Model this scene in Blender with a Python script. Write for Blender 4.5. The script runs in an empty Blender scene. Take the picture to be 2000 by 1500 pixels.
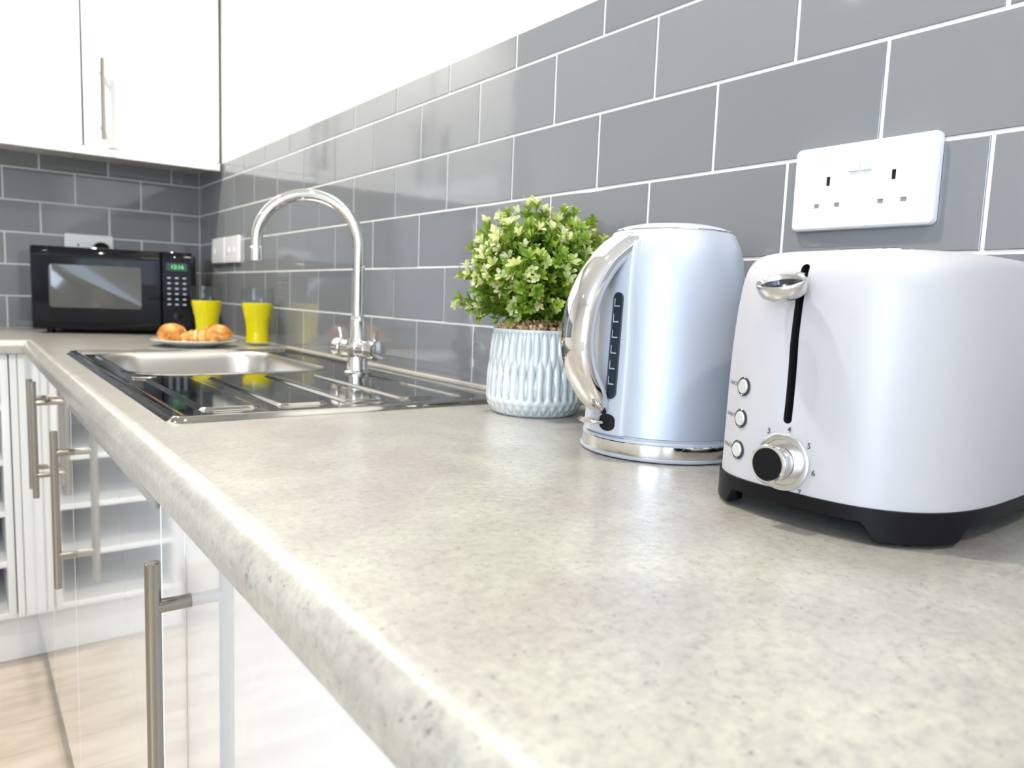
import bpy, bmesh, math, random
from math import sin, cos, pi, radians, sqrt
from mathutils import Vector, Matrix

S = bpy.context.scene
C = S.collection
R = random.Random(7)

# ------------------------------------------------------------------ camera, light, exposure
cam_d = bpy.data.cameras.new('camera'); cam = bpy.data.objects.new('camera', cam_d); C.objects.link(cam); S.camera = cam
YAW, PITCH, ROLL, FPX = 0.641606, -0.112305, 0.037433, 1449.9
F = Vector((sin(YAW) * cos(PITCH), cos(YAW) * cos(PITCH), sin(PITCH)))
RT = Vector((cos(YAW), -sin(YAW), 0)); UP = RT.cross(F)
RT2 = cos(ROLL) * RT + sin(ROLL) * UP; UP2 = -sin(ROLL) * RT + cos(ROLL) * UP
m = Matrix((RT2, UP2, -F)).transposed().to_4x4()
m.translation = Vector((-0.7225, -0.4875, 1.0504)); cam.matrix_world = m
cam_d.sensor_width = 36; cam_d.lens = FPX / 2000 * 36; cam_d.clip_start = 0.02
cam_d.dof.use_dof = True; cam_d.dof.focus_distance = 0.66; cam_d.dof.aperture_fstop = 8.5

S.view_settings.view_transform = 'Standard'; S.view_settings.look = 'None'
S.view_settings.gamma = 1; S.view_settings.use_curve_mapping = False
S.view_settings.exposure = 0.45
S.cycles.use_denoising = True; S.cycles.max_bounces = 12; S.cycles.glossy_bounces = 6
S.cycles.transmission_bounces = 10; S.cycles.caustics_reflective = False; S.cycles.caustics_refractive = False
S.cycles.sample_clamp_indirect = 8

w = bpy.data.worlds.new('sky'); S.world = w; w.use_nodes = True
nt = w.node_tree; bg = nt.nodes['Background']
sky = nt.nodes.new('ShaderNodeTexSky'); sky.sky_type = 'HOSEK_WILKIE'; sky.turbidity = 3; sky.ground_albedo = .4
sky.sun_direction = Vector((-.3, .5, .8)).normalized()
nt.links.new(sky.outputs[0], bg.inputs[0]); bg.inputs[1].default_value = 1.0

def area(name, loc, direction, sx, sy, power, col):
    l = bpy.data.lights.new(name, 'AREA'); l.shape = 'RECTANGLE'; l.size = sx; l.size_y = sy; l.energy = power; l.color = col
    o = bpy.data.objects.new(name, l); C.objects.link(o); o.location = loc
    o.rotation_euler = Vector(direction).to_track_quat('-Z', 'Y').to_euler(); return o
def spot(name, loc, power, col, size=150):
    l = bpy.data.lights.new(name, 'SPOT'); l.energy = power; l.color = col; l.spot_size = radians(size); l.spot_blend = .6
    l.shadow_soft_size = .035
    o = bpy.data.objects.new(name, l); C.objects.link(o); o.location = loc; return o
WINCOL = (.66, .81, 1.0); WARM = (1.0, .94, .82); NEUT = (1.0, .95, .87)
XL, YFR, YF, ZC = -3.3, -3.0, 2.4318, 2.42
area('window_daylight', (XL + .03, -1.65, 1.45), (1, 0, 0), 1.5, 1.5, 60, WINCOL)
area('rear_window_daylight', (-2.62, YFR + .03, 1.55), (0, 1, 0), .72, 1.2, 9, WINCOL)
LAMPS = [(-.75, 1.78), (-.62, .35), (-.62, -1.2), (-2.3, 1.3), (-2.3, -.6)]
for (lx, ly), pw_, col_ in zip(LAMPS, (62, 54, 28, 8, 8), (WARM, NEUT, NEUT, NEUT, NEUT)):
    spot('downlight_beam', (lx, ly, ZC - .03), pw_, col_)

# ------------------------------------------------------------------ materials
MT = {}
def mat(name, col, rough=.5, metal=0, coat=0, trans=0, ior=1.5, emis=None, es=0, spec=.5, sub=0):
    mm = bpy.data.materials.new(name); mm.use_nodes = True; b = mm.node_tree.nodes['Principled BSDF']
    b.inputs['Base Color'].default_value = (*col, 1); b.inputs['Roughness'].default_value = rough
    b.inputs['Metallic'].default_value = metal; b.inputs['Coat Weight'].default_value = coat; b.inputs['Coat Roughness'].default_value = .05
    b.inputs['Transmission Weight'].default_value = trans; b.inputs['IOR'].default_value = ior
    b.inputs['Specular IOR Level'].default_value = spec
    if sub: b.inputs['Subsurface Weight'].default_value = sub; b.inputs['Subsurface Radius'].default_value = (.02, .012, .004)
    if emis: b.inputs['Emission Color'].default_value = (*emis, 1); b.inputs['Emission Strength'].default_value = es
    MT[name] = mm; return mm
def N(mm, t, **k):
    n = mm.node_tree.nodes.new(t)
    for a, v in k.items(): setattr(n, a, v)
    return n
def L(mm, a, b): mm.node_tree.links.new(a, b)
def P(mm): return mm.node_tree.nodes['Principled BSDF']
def noise(mm, scale, detail=4, rough=.55, stretch=None, src='Object'):
    tc = N(mm, 'ShaderNodeTexCoord'); n = N(mm, 'ShaderNodeTexNoise')
    n.inputs['Scale'].default_value = scale; n.inputs['Detail'].default_value = detail; n.inputs['Roughness'].default_value = rough
    if stretch:
        mp = N(mm, 'ShaderNodeMapping'); mp.inputs['Scale'].default_value = stretch; L(mm, tc.outputs[src], mp.inputs[0]); L(mm, mp.outputs[0], n.inputs[0])
    else: L(mm, tc.outputs[src], n.inputs[0])
    return n
def ramp(mm, src, stops):
    r = N(mm, 'ShaderNodeValToRGB'); e = r.color_ramp.elements
    while len(e) < len(stops): e.new(.5)
    for q, (p_, c) in zip(e, stops): q.position = p_; q.color = (*c, 1) if len(c) == 3 else c
    L(mm, src, r.inputs[0]); return r
def mixc(mm, f, a, b, bt='MIX'):
    n = N(mm, 'ShaderNodeMix', data_type='RGBA', blend_type=bt)
    if isinstance(f, (int, float)): n.inputs[0].default_value = f
    else: L(mm, f, n.inputs[0])
    for i, v in ((6, a), (7, b)):
        if isinstance(v, tuple): n.inputs[i].default_value = (*v, 1)
        else: L(mm, v, n.inputs[i])
    return n.outputs[2]
def bump(mm, h, strength, dist):
    b = N(mm, 'ShaderNodeBump'); b.inputs['Strength'].default_value = strength; b.inputs['Distance'].default_value = dist
    L(mm, h, b.inputs['Height']); L(mm, b.outputs[0], P(mm).inputs['Normal'])

mat('plaster', (.86, .85, .82), .6); bump(MT['plaster'], noise(MT['plaster'], 180).outputs[0], .05, .001)
mat('ceiling_paint', (.88, .87, .85), .7); bump(MT['ceiling_paint'], noise(MT['ceiling_paint'], 150).outputs[0], .05, .001)
t = mat('tile_glaze', (.17, .18, .19), .06, coat=.3, ior=1.52)
g = N(t, 'ShaderNodeNewGeometry')
r_ = ramp(t, g.outputs['Random Per Island'], [(0, (.178, .186, .196)), (1, (.208, .216, .226))]); L(t, r_.outputs[0], P(t).inputs['Base Color'])
bump(t, noise(t, 22, 2).outputs[0], .06, .004)
t = mat('grout', (.80, .79, .75), .7); bump(t, noise(t, 500).outputs[0], .3, .001)
t = mat('laminate', (.6, .58, .53), .27, spec=.5)
n1 = noise(t, 14, 7, .7); n2 = noise(t, 150, 10, .8); n3 = noise(t, 420, 4, .6); n4 = noise(t, 110, 3, .5)
c1 = ramp(t, n1.outputs[0], [(.36, (.352, .322, .292)), (.47, (.385, .362, .325)), (.53, (.405, .392, .345)), (.66, (.470, .450, .385))]).outputs[0]
c2 = ramp(t, n2.outputs[0], [(.38, (.68, .68, .70)), (.48, (.93, .93, .93)), (.56, (1.05, 1.04, 1.01)), (.64, (1.18, 1.16, 1.09))]).outputs[0]
c = mixc(t, .9, c1, c2, 'MULTIPLY')
c = mixc(t, ramp(t, n3.outputs[0], [(.30, (.35,) * 3), (.42, (0,) * 3)]).outputs[0], c, (.28, .275, .265))
sp = N(t, 'ShaderNodeMath', operation='MULTIPLY'); L(t, ramp(t, n4.outputs[0], [(.60, (0,) * 3), (.66, (1,) * 3)]).outputs[0], sp.inputs[0]); L(t, ramp(t, n3.outputs[0], [(.52, (0,) * 3), (.60, (1,) * 3)]).outputs[0], sp.inputs[1])
c = mixc(t, sp.outputs[0], c, (.13, .125, .12))
L(t, c, P(t).inputs['Base Color']); bump(t, n2.outputs[0], .04, .0005)
L(t, ramp(t, n2.outputs[0], [(.3, (.38,) * 3), (.7, (.26,) * 3)]).outputs[0], P(t).inputs['Roughness']); P(t).inputs['Coat Weight'].default_value = .9; P(t).inputs['Coat Roughness'].default_value = .3
mat('gloss_white', (.80, .80, .80), .04, coat=1, ior=1.5)
mat('carcass_white', (.74, .73, .70), .3)
mat('dark_gap', (.03, .03, .03), .8)
mat('grey_plastic', (.30, .30, .28), .35)
t = mat('brushed_steel', (.31, .285, .25), .17, 1); n = noise(t, 60, 3, .5, (1, 1, 40)); bump(t, n.outputs[0], .06, .0005)
t = mat('sink_steel', (.36, .35, .325), .12, 1)
L(t, ramp(t, noise(t, 14, 5).outputs[0], [(.3, (.04,) * 3), (.7, (.09,) * 3)]).outputs[0], P(t).inputs['Roughness'])
t = mat('basin_steel', (.64, .61, .57), .32, 1)
mat('chrome', (.74, .73, .72), .04, 1)
mat('dark_chrome', (.10, .10, .11), .12, 1)
mat('sealant', (.42, .39, .33), .5)
mat('button_face', (.62, .62, .60), .3, .3)
mat('satin_chrome', (.62, .62, .62), .22, 1)
mat('kettle_paint', (.49, .53, .61), .42, metal=.35, coat=.12); P(MT['kettle_paint']).inputs['Coat Roughness'].default_value = .3
mat('kettle_plastic', (.50, .53, .59), .3, coat=.2)
mat('toaster_paint', (.495, .485, .505), .42, metal=.08, coat=.12); P(MT['toaster_paint']).inputs['Coat Roughness'].default_value = .25
bump(MT['toaster_paint'], noise(MT['toaster_paint'], 700, 2).outputs[0], .04, .0003)
mat('black_plastic', (.006, .005, .006), .45, spec=.15)
mat('black_gloss', (.004, .004, .006), .06, spec=.22)
mat('slot_black', (.002, .002, .002), .9)
mat('socket_white', (.80, .80, .80), .18, coat=.3)
mat('shutter_grey', (.34, .34, .35), .4)
mat('socket_grey', (.30, .30, .30), .5)
mat('ink', (.03, .03, .03), .6)
mat('ink_grey', (.18, .18, .18), .6)
t = mat('window_tint', (.02, .03, .04), .05, coat=.6)
t = mat('mw_window', (.06, .06, .055), .09, coat=.4)
mat('mw_print', (.42, .48, .6), .4)
mat('led_green', (.02, .1, .03), .4, emis=(.15, 1, .25), es=.8)
mat('led_off', (.01, .03, .02), .3)
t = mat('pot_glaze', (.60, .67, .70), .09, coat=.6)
g = N(t, 'ShaderNodeNewGeometry'); L(t, ramp(t, g.outputs['Pointiness'], [(.44, (.20, .26, .28)), (.52, (.74, .78, .79))]).outputs[0], P(t).inputs['Base Color'])  # shade of the grooves painted into the glaze colour by pointiness
t = mat('gravel', (.42, .26, .14), .6); g = N(t, 'ShaderNodeNewGeometry')
L(t, ramp(t, g.outputs['Random Per Island'], [(0, (.28, .11, .03)), (.5, (.58, .33, .15)), (1, (.85, .66, .42))]).outputs[0], P(t).inputs['Base Color'])
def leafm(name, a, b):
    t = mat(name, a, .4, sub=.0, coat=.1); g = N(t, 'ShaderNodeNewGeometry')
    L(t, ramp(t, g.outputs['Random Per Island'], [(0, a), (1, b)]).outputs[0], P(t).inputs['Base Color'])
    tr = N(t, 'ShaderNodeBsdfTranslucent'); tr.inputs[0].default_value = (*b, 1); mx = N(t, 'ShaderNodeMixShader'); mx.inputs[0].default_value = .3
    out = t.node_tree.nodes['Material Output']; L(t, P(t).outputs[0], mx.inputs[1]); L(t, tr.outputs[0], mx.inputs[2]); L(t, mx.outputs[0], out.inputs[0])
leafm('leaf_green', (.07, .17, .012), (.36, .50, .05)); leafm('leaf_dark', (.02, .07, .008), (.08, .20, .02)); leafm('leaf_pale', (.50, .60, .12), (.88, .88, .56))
mat('stem_green', (.10, .18, .03), .5)
mat('china', (.82, .82, .80), .08, coat=.5)
t = mat('pastry', (.62, .27, .06), .5)
n = noise(t, 26, 5, .6); L(t, ramp(t, n.outputs[0], [(.36, (.36, .12, .015)), (.5, (.66, .29, .05)), (.64, (.90, .60, .24))]).outputs[0], P(t).inputs['Base Color']); bump(t, noise(t, 90, 4).outputs[0], .35, .003)
mat('juice', (1.0, .78, .0), .3, spec=.2, sub=.25)
t = mat('glass', (1, 1, 1), .0)
tb = N(t, 'ShaderNodeBsdfTransparent'); tb.inputs[0].default_value = (.93, .95, .95, 1); gb = N(t, 'ShaderNodeBsdfGlossy'); gb.inputs['Roughness'].default_value = .01
fr = N(t, 'ShaderNodeFresnel'); fr.inputs[0].default_value = 1.5; mx = N(t, 'ShaderNodeMixShader'); gm = N(t, 'ShaderNodeNewGeometry'); mb = N(t, 'ShaderNodeMath', operation='MULTIPLY'); iv = N(t, 'ShaderNodeMath', operation='SUBTRACT'); iv.inputs[0].default_value = 1; L(t, gm.outputs['Backfacing'], iv.inputs[1]); L(t, iv.outputs[0], mb.inputs[0]); L(t, fr.outputs[0], mb.inputs[1]); L(t, mb.outputs[0], mx.inputs[0]); L(t, tb.outputs[0], mx.inputs[1]); L(t, gb.outputs[0], mx.inputs[2]); L(t, mx.outputs[0], t.node_tree.nodes['Material Output'].inputs[0])
t = mat('wood_floor', (.6, .5, .4), .3, coat=.15)
tc = N(t, 'ShaderNodeTexCoord'); mp = N(t, 'ShaderNodeMapping'); mp.inputs['Rotation'].default_value = (0, 0, 0)
bt = N(t, 'ShaderNodeTexBrick'); bt.inputs['Scale'].default_value = 1; bt.inputs['Brick Width'].default_value = 1.1; bt.inputs['Row Height'].default_value = .14
bt.inputs['Mortar Size'].default_value = .0015; bt.inputs['Mortar'].default_value = (.48, .40, .32, 1); bt.inputs['Color1'].default_value = (.58, .50, .41, 1); bt.inputs['Color2'].default_value = (.66, .58, .49, 1)
L(t, tc.outputs['Object'], mp.inputs[0]); L(t, mp.outputs[0], bt.inputs[0])
n = noise(t, 5, 5, .6, (1, 3, 1)); c = mixc(t, .7, bt.outputs[0], ramp(t, n.outputs[0], [(.3, (.66, .60, .54)), (.6, (1.05, 1.03, 1.0))]).outputs[0], 'MULTIPLY'); L(t, c, P(t).inputs['Base Color'])
mat('lamp_glow', (1, 1, 1), .5, emis=WARM, es=12)
mat('frame_white', (.82, .82, .82), .25)

# ------------------------------------------------------------------ helpers
def link(name, me, parent=None, mats=(), smooth=False, angle=None):
    for x in mats: me.materials.append(MT[x])
    o = bpy.data.objects.new(name, me); C.objects.link(o)
    if parent: o.parent = parent
    if smooth:
        me.polygons.foreach_set('use_smooth', [True] * len(me.polygons))
        if angle is not None:
            me.set_sharp_from_angle(angle=radians(angle))
    return o
def obj(name, bm, mats, parent=None, smooth=False, angle=35, recalc=True):
    if isinstance(mats, str): mats = (mats,)
    if recalc: bmesh.ops.recalc_face_normals(bm, faces=bm.faces)
    me = bpy.data.meshes.new(name); bm.to_mesh(me); bm.free()
    return link(name, me, parent, mats, smooth, angle)
def tag(o, label, cat, group=None):
    o['label'] = label; o['category'] = cat
    if group: o['group'] = group
    return o
def struct(o): o['kind'] = 'structure'; return o
def thing(name, label, cat, loc=(0, 0, 0), rz=0, group=None):
    o = bpy.data.objects.new(name, None); o.empty_display_size = .05; C.objects.link(o)
    o.location = loc; o.rotation_euler = (0, 0, rz); return tag(o, label, cat, group)
def bx(bm, x0, y0, z0, x1, y1, z1, bev=0, seg=2, mi=0):
    n0 = len(bm.faces)
    r = bmesh.ops.create_cube(bm, size=1); vs = r['verts']
    for v in vs: v.co = Vector(((x0 + x1) / 2 + v.co.x * (x1 - x0), (y0 + y1) / 2 + v.co.y * (y1 - y0), (z0 + z1) / 2 + v.co.z * (z1 - z0)))
    fs = set(f for v in vs for f in v.link_faces)
    for f in fs: f.material_index = mi
    if bev:
        es = list(set(e for v in vs for e in v.link_edges))
        bmesh.ops.bevel(bm, geom=es, offset=bev, segments=seg, affect='EDGES', profile=.5)
    return bm
def box(name, mats, x0, y0, z0, x1, y1, z1, parent=None, bev=.001, seg=2):
    bm = bmesh.new(); bx(bm, x0, y0, z0, x1, y1, z1, bev, seg); return obj(name, bm, mats, parent)
def loft(bm, rings, close=True, cap0=True, cap1=True, mi=0):
    vs = [[bm.verts.new(p) for p in r] for r in rings]; n = len(vs[0])
    for a, b in zip(vs, vs[1:]):
        for i in range(n if close else n - 1):
            j = (i + 1) % n
            f = bm.faces.new((a[i], a[j], b[j], b[i])); f.material_index = mi
    if cap0: bm.faces.new(vs[0][::-1]).material_index = mi
    if cap1: bm.faces.new(vs[-1]).material_index = mi
    return vs
def lathe(bm, prof, n=64, cx=0, cy=0, cap0=True, cap1=True, mi=0):
    return loft(bm, [[(cx + r * cos(2 * pi * i / n), cy + r * sin(2 * pi * i / n), z) for i in range(n)] for r, z in prof], True, cap0, cap1, mi)
def tube(bm, pts, rad, n=16, cap=True):
    pts = [Vector(p) for p in pts]; rings = []
    prev = None
    for i, p in enumerate(pts):
        d = (pts[min(i + 1, len(pts) - 1)] - pts[max(i - 1, 0)]).normalized()
        if prev is None:
            a = Vector((0, 0, 1)) if abs(d.z) < .9 else Vector((1, 0, 0)); u = d.cross(a).normalized()
        else: u = (prev - d * prev.dot(d)).normalized()
        prev = u; v = d.cross(u); rr = rad[i] if isinstance(rad, (list, tuple)) else rad
        rings.append([p + rr * (cos(2 * pi * k / n) * u + sin(2 * pi * k / n) * v) for k in range(n)])
    loft(bm, rings, True, cap, cap); return bm
def roundrect(w, h, r, n=6):
    p = []
    for cx, cy, a0 in ((w / 2 - r, h / 2 - r, 0), (-w / 2 + r, h / 2 - r, 90), (-w / 2 + r, -h / 2 + r, 180), (w / 2 - r, -h / 2 + r, 270)):
        for i in range(n + 1):
            a = radians(a0 + 90 * i / n); p.append((cx + r * cos(a), cy + r * sin(a)))
    return p
def text_mesh(s, size, bold=0):
    cu = bpy.data.curves.new('writing', 'FONT'); cu.body = s; cu.size = size; cu.align_x = 'CENTER'; cu.align_y = 'CENTER'; cu.offset = bold; cu.resolution_u = 3
    o = bpy.data.objects.new('writing', cu); C.objects.link(o)
    dg = bpy.context.evaluated_depsgraph_get(); me = bpy.data.meshes.new_from_object(o.evaluated_get(dg))
    bpy.data.objects.remove(o); bpy.data.curves.remove(cu); return me
def boolean(o, cutter, op='DIFFERENCE'):
    md = o.modifiers.new('cut', 'BOOLEAN'); md.operation = op; md.object = cutter; md.solver = 'EXACT'
    md.material_mode = 'TRANSFER'
    bpy.context.view_layer.update()
    dg = bpy.context.evaluated_depsgraph_get(); me = bpy.data.meshes.new_from_object(o.evaluated_get(dg))
    o.modifiers.clear(); o.data = me; bpy.data.objects.remove(cutter)
    return o

# ------------------------------------------------------------------ room
HP, PH = 0.10028, 0.1025            # half tile pitch, row pitch
Z0 = 0.9; ROWZ = [1.4149 - PH * i for i in range(5)]      # grout rows B..F
TTOP = 1.466
XE, YC = -0.5895, YF - 0.5895
RY0, XFL = -1.15, -.965              # near end of the long run, left end of the far run
struct(box('floor', 'wood_floor', XL - .1, YFR - .1, -.06, .12, YF + .12, 0, bev=0))
struct(box('ceiling', 'ceiling_paint', XL - .1, YFR - .1, ZC, .12, YF + .12, ZC + .1, bev=0))
wr = struct(box('wall_right', 'plaster', .004, YFR, 0, .12, YF + .12, ZC, bev=0))
wb = struct(box('wall_back', 'plaster', XL, YF + .004, 0, .004, YF + .12, ZC, bev=0))
def wall_hole(name, fixed, axis, a0, a1, h0, h1, z0, z1):
    bm = bmesh.new()
    def b(p0, p1, q0, q1):
        if axis == 'x': bx(bm, fixed[0], p0, q0, fixed[1], p1, q1)
        else: bx(bm, p0, fixed[0], q0, p1, fixed[1], q1)
    b(a0, h0, 0, ZC); b(h1, a1, 0, ZC); b(h0, h1, 0, z0); b(h0, h1, z1, ZC)
    return struct(obj(name, bm, 'plaster'))
wall_hole('wall_left', (XL - .1, XL), 'x', YFR, YF + .12, -2.42, -.88, .68, 2.22)
wall_hole('wall_front', (YFR - .1, YFR), 'y', XL, .004, -3.0, -2.24, .93, 2.17)
def window(name, axis, f0, h0, h1, z0, z1):
    bm = bmesh.new()
    def b(p0, p1, q0, q1):
        if axis == 'x': bx(bm, f0 - .06, p0, q0, f0 - .015, p1, q1, .003)
        else: bx(bm, p0, f0 - .06, q0, p1, f0 - .015, q1, .003)
    t_ = .05; mid = (h0 + h1) / 2
    b(h0, h0 + t_, z0, z1); b(h1 - t_, h1, z0, z1); b(h0 + t_, h1 - t_, z0, z0 + t_); b(h0 + t_, h1 - t_, z1 - t_, z1); b(mid - .02, mid + .02, z0 + t_, z1 - t_)
    o = struct(obj(name, bm, 'frame_white'))
    return o
window('window_1', 'x', XL, -2.42, -.88, .68, 2.22)
window('window_2', 'y', YFR, -3.0, -2.24, .93, 2.17)

def tiling(axis, a0, a1, par0, origin, sgn, parent):
    """bonded tiles as real slabs; grout bed behind. axis 'y' for the right wall, 'x' for the back wall"""
    bm = bmesh.new(); g_ = .0019; rng = random.Random(3 if axis == 'y' else 5)
    rows = [(Z0 - .0, ROWZ[4])] + [(ROWZ[i + 1], ROWZ[i]) for i in (3, 2, 1, 0)] + [(ROWZ[0], TTOP)]
    for ri, (z0, z1) in enumerate(rows):
        par = (par0 + ri) % 2
        k = -40
        while k < 60:
            lo = origin + sgn * HP * (2 * k + par); hi = lo + sgn * HP * 2
            lo, hi = min(lo, hi), max(lo, hi); k += 1
            lo2, hi2 = max(lo, a0), min(hi, a1)
            if hi2 - lo2 < .006: continue
            zt = z1 - g_ if z1 != TTOP else z1
            n0 = len(bm.verts)
            # front face at 0, thickness 6 mm; slight random lean of each tile
            e = .0008
            def cs(l, h, zb, zz, d): return [(l, zb, d), (h, zb, d), (h, zz, d), (l, zz, d)]
            ax, az, off = max(-.004, min(.004, rng.gauss(0, .0016))), max(-.004, min(.004, rng.gauss(0, .0016))), rng.uniform(0, .0002)
            cl, cz = (lo2 + hi2) / 2, (z0 + zt) / 2
            rings = []
            for (l, h, zb, zz, d) in ((lo2 + g_, hi2 - g_, z0 + g_, zt, .006), (lo2 + g_, hi2 - g_, z0 + g_, zt, e), (lo2 + g_ + e * .3, hi2 - g_ - e * .3, z0 + g_ + e * .3, zt - e * .3, e * .3), (lo2 + g_ + e, hi2 - g_ - e, z0 + g_ + e, zt - e, 0)):
                ring = []
                for (p, q, dd) in cs(l, h, zb, zz, d):
                    dep = dd + off + (p - cl) * ax + (q - cz) * az + .0004
                    ring.append((dep, p, q) if axis == 'y' else (p, YF + dep, q))
                rings.append(ring)
            loft(bm, rings, True, False, True)
    o = obj('tiling', bm, 'tile_glaze', parent, smooth=True, angle=20)
    bm = bmesh.new()
    if axis == 'y': bx(bm, .0019, a0, Z0, .005, a1, TTOP - .0005)
    else: bx(bm, a0, YF + .0019, Z0, a1, YF + .005, TTOP - .0005)
    obj('grout', bm, 'grout', parent)
tiling('y', -2.2, YF, 0, 0.0, 1, wr)
tiling('x', -2.6, 0, 1, -.095, -1, wb)

# ------------------------------------------------------------------ worktop
SX0, SX1, SY0, SY1 = -.540, -.042, .384, 1.384
RB = .021
def edge_profile():
    p = [(.03, Z0 - .038), (.002, Z0 - .038), (0, Z0 - .036)]
    for i in range(9):
        a = pi / 2 * i / 8; p.append((RB - RB * cos(a), Z0 - RB + RB * sin(a)))
    return p
bm = bmesh.new()
prof = edge_profile()
path = []
rings = []
for d, z in prof:
    rings.append([(XE + d, RY0, z), (XE + d, YC + d, z), (XFL, YC + d, z)])
vv = [[bm.verts.new(p) for p in r] for r in rings]
for a, b in zip(vv, vv[1:]):
    for i in range(2): bm.faces.new((a[i], a[i + 1], b[i + 1], b[i]))
def quad(x0, y0, x1, y1, z): bm.faces.new([bm.verts.new(p) for p in ((x0, y0, z), (x1, y0, z), (x1, y1, z), (x0, y1, z))])
X1 = XE + RB; Y1 = YC + RB; hx0, hx1, hy0, hy1 = SX0 + .006, SX1 - .006, SY0 + .006, SY1 - .006
for (a, b, c_, d) in ((X1, RY0, -.0005, hy0), (X1, hy0, hx0, hy1), (hx1, hy0, -.0005, hy1), (X1, hy1, -.0005, Y1), (XFL, Y1, -.0005, YF - .0005)):
    quad(a, b, c_, d, Z0)
# underside and end faces
quad(XE + .03, RY0, -.0005, hy0, Z0 - .038); quad(XE + .03, hy1, -.0005, YF - .0005, Z0 - .038); quad(XFL, YC + .03, XE + .03, YF - .0005, Z0 - .038)
quad(XE + .03, hy0, hx0, hy1, Z0 - .038)
for (p, q) in (((hx0, hy0), (hx1, hy0)), ((hx1, hy0), (hx1, hy1)), ((hx1, hy1), (hx0, hy1)), ((hx0, hy1), (hx0, hy0))):
    bm.faces.new([bm.verts.new(x) for x in ((*p, Z0), (*q, Z0), (*q, Z0 - .038), (*p, Z0 - .038))])
for (p, q) in (((X1, RY0), (-.0005, RY0)), ((XFL, Y1), (XFL, YF - .0005))):
    bm.faces.new([bm.verts.new(x) for x in ((*p, Z0), (*q, Z0), (*q, Z0 - .038), (*p, Z0 - .038))])
wt = tag(obj('worktop', bm, 'laminate', smooth=True, angle=30, recalc=False), 'L-shaped pale grey stone-effect laminate worktop with a rounded front edge', 'worktop')
# silicone bead behind the worktop
bm = bmesh.new()
loft(bm, [[(-.0005, y, Z0 + .0002), (-.0028, y, Z0 + .0002), (-.0005, y, Z0 + .003)] for y in (-1.1, YF - .005)])
struct(obj('trim_1', bm, 'sealant'))

# ------------------------------------------------------------------ sink
def smooth(a, b, x):
    t_ = min(1, max(0, (x - a) / (b - a))); return t_ * t_ * (3 - 2 * t_)
PAN = [(-.488, -.420), (-.392, -.328), (-.299, -.236), (-.214, -.158), (-.122, -.085)]
BX0, BX1, BY0, BY1, BR = -.487, -.138, .868, 1.330, .085
def rr_dist(x, y, x0, x1, y0, y1, r):
    cx, cy = (x0 + x1) / 2, (y0 + y1) / 2
    qx, qy = abs(x - cx) - (x1 - x0) / 2 + r, abs(y - cy) - (y1 - y0) / 2 + r
    return sqrt(max(qx, 0) ** 2 + max(qy, 0) ** 2) + min(max(qx, qy), 0) - r
def sink_z(x, y):
    d = -rr_dist(x, y, SX0, SX1, SY0, SY1, .022)
    z = Z0 + .0002 + .0062 * smooth(0, .009, d)
    z -= .0044 * smooth(.016, .026, d)
    for a, b in PAN:
        z += .0034 * smooth(.003, -.003, rr_dist(x, y, a, b, .455, .805 if a < -.15 else .765, .012))
    db = rr_dist(x, y, BX0, BX1, BY0, BY1, BR)
    z += .002 * smooth(.016, .006, db)
    if db < .004:
        z -= .012 * smooth(.004, -.008, db) + .140 * smooth(-.003, -.022, db)
        z -= .006 * smooth(-.05, -.16, db)
    return z, db
bmd, bmb = bmesh.new(), bmesh.new()
nx, ny = 250, 420
xs = [SX0 + (SX1 - SX0) * i / nx for i in range(nx + 1)]
ys = [SY0 + (SY1 - SY0) * j / ny for j in range(ny + 1)]
def corner_ok(x, y): return rr_dist(x, y, SX0, SX1, SY0, SY1, .022) < .0016
zz = [[sink_z(x, y) for y in ys] for x in xs]
cd, cb = {}, {}
def gv(bm_, cc, i, j):
    if (i, j) not in cc:
        x, y, z = xs[i], ys[j], zz[i][j][0]
        if rr_dist(x, y, SX0, SX1, SY0, SY1, .022) > 0:      # keep the plate's corners truly round
            kx, ky = (SX0 + .022 if x < -.3 else SX1 - .022), (SY0 + .022 if y < .9 else SY1 - .022)
            v = Vector((x - kx, y - ky)).normalized() * .022; x, y, z = kx + v.x, ky + v.y, Z0 + .0002
        cc[(i, j)] = bm_.verts.new((x, y, z))
    return cc[(i, j)]
for i in range(nx):
    for j in range(ny):
        if not corner_ok((xs[i] + xs[i + 1]) / 2, (ys[j] + ys[j + 1]) / 2): continue
        inb = min(zz[i][j][1], zz[i + 1][j + 1][1]) < .002
        bm_, cc = (bmb, cb) if inb else (bmd, cd)
        bm_.faces.new((gv(bm_, cc, i, j), gv(bm_, cc, i + 1, j), gv(bm_, cc, i + 1, j + 1), gv(bm_, cc, i, j + 1)))
sink = thing('kitchen_sink', 'inset stainless steel sink with a grooved drainer, in the grey worktop', 'sink', (0, 0, 0))
obj('drainer', bmd, 'sink_steel', sink, smooth=True, angle=180)
obj('basin', bmb, 'basin_steel', sink, smooth=True, angle=180)
bm = bmesh.new(); lathe(bm, [(.001, .9052), (.014, .9052), (.018, .9045), (.0195, .9028)], 40, -.483, .842, True, False)
o = obj('overflow_cap', bm, 'chrome', sink, smooth=True); o['label'] = 'small round chrome disc'
bm = bmesh.new(); lathe(bm, [(.045, .746), (.042, .748), (.036, .7475), (.032, .744), (.012, .743), (.010, .746), (.001, .746)], 40, -.318, 1.10, False, True)
obj('waste_outlet', bm, 'chrome', sink, smooth=True)

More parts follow.
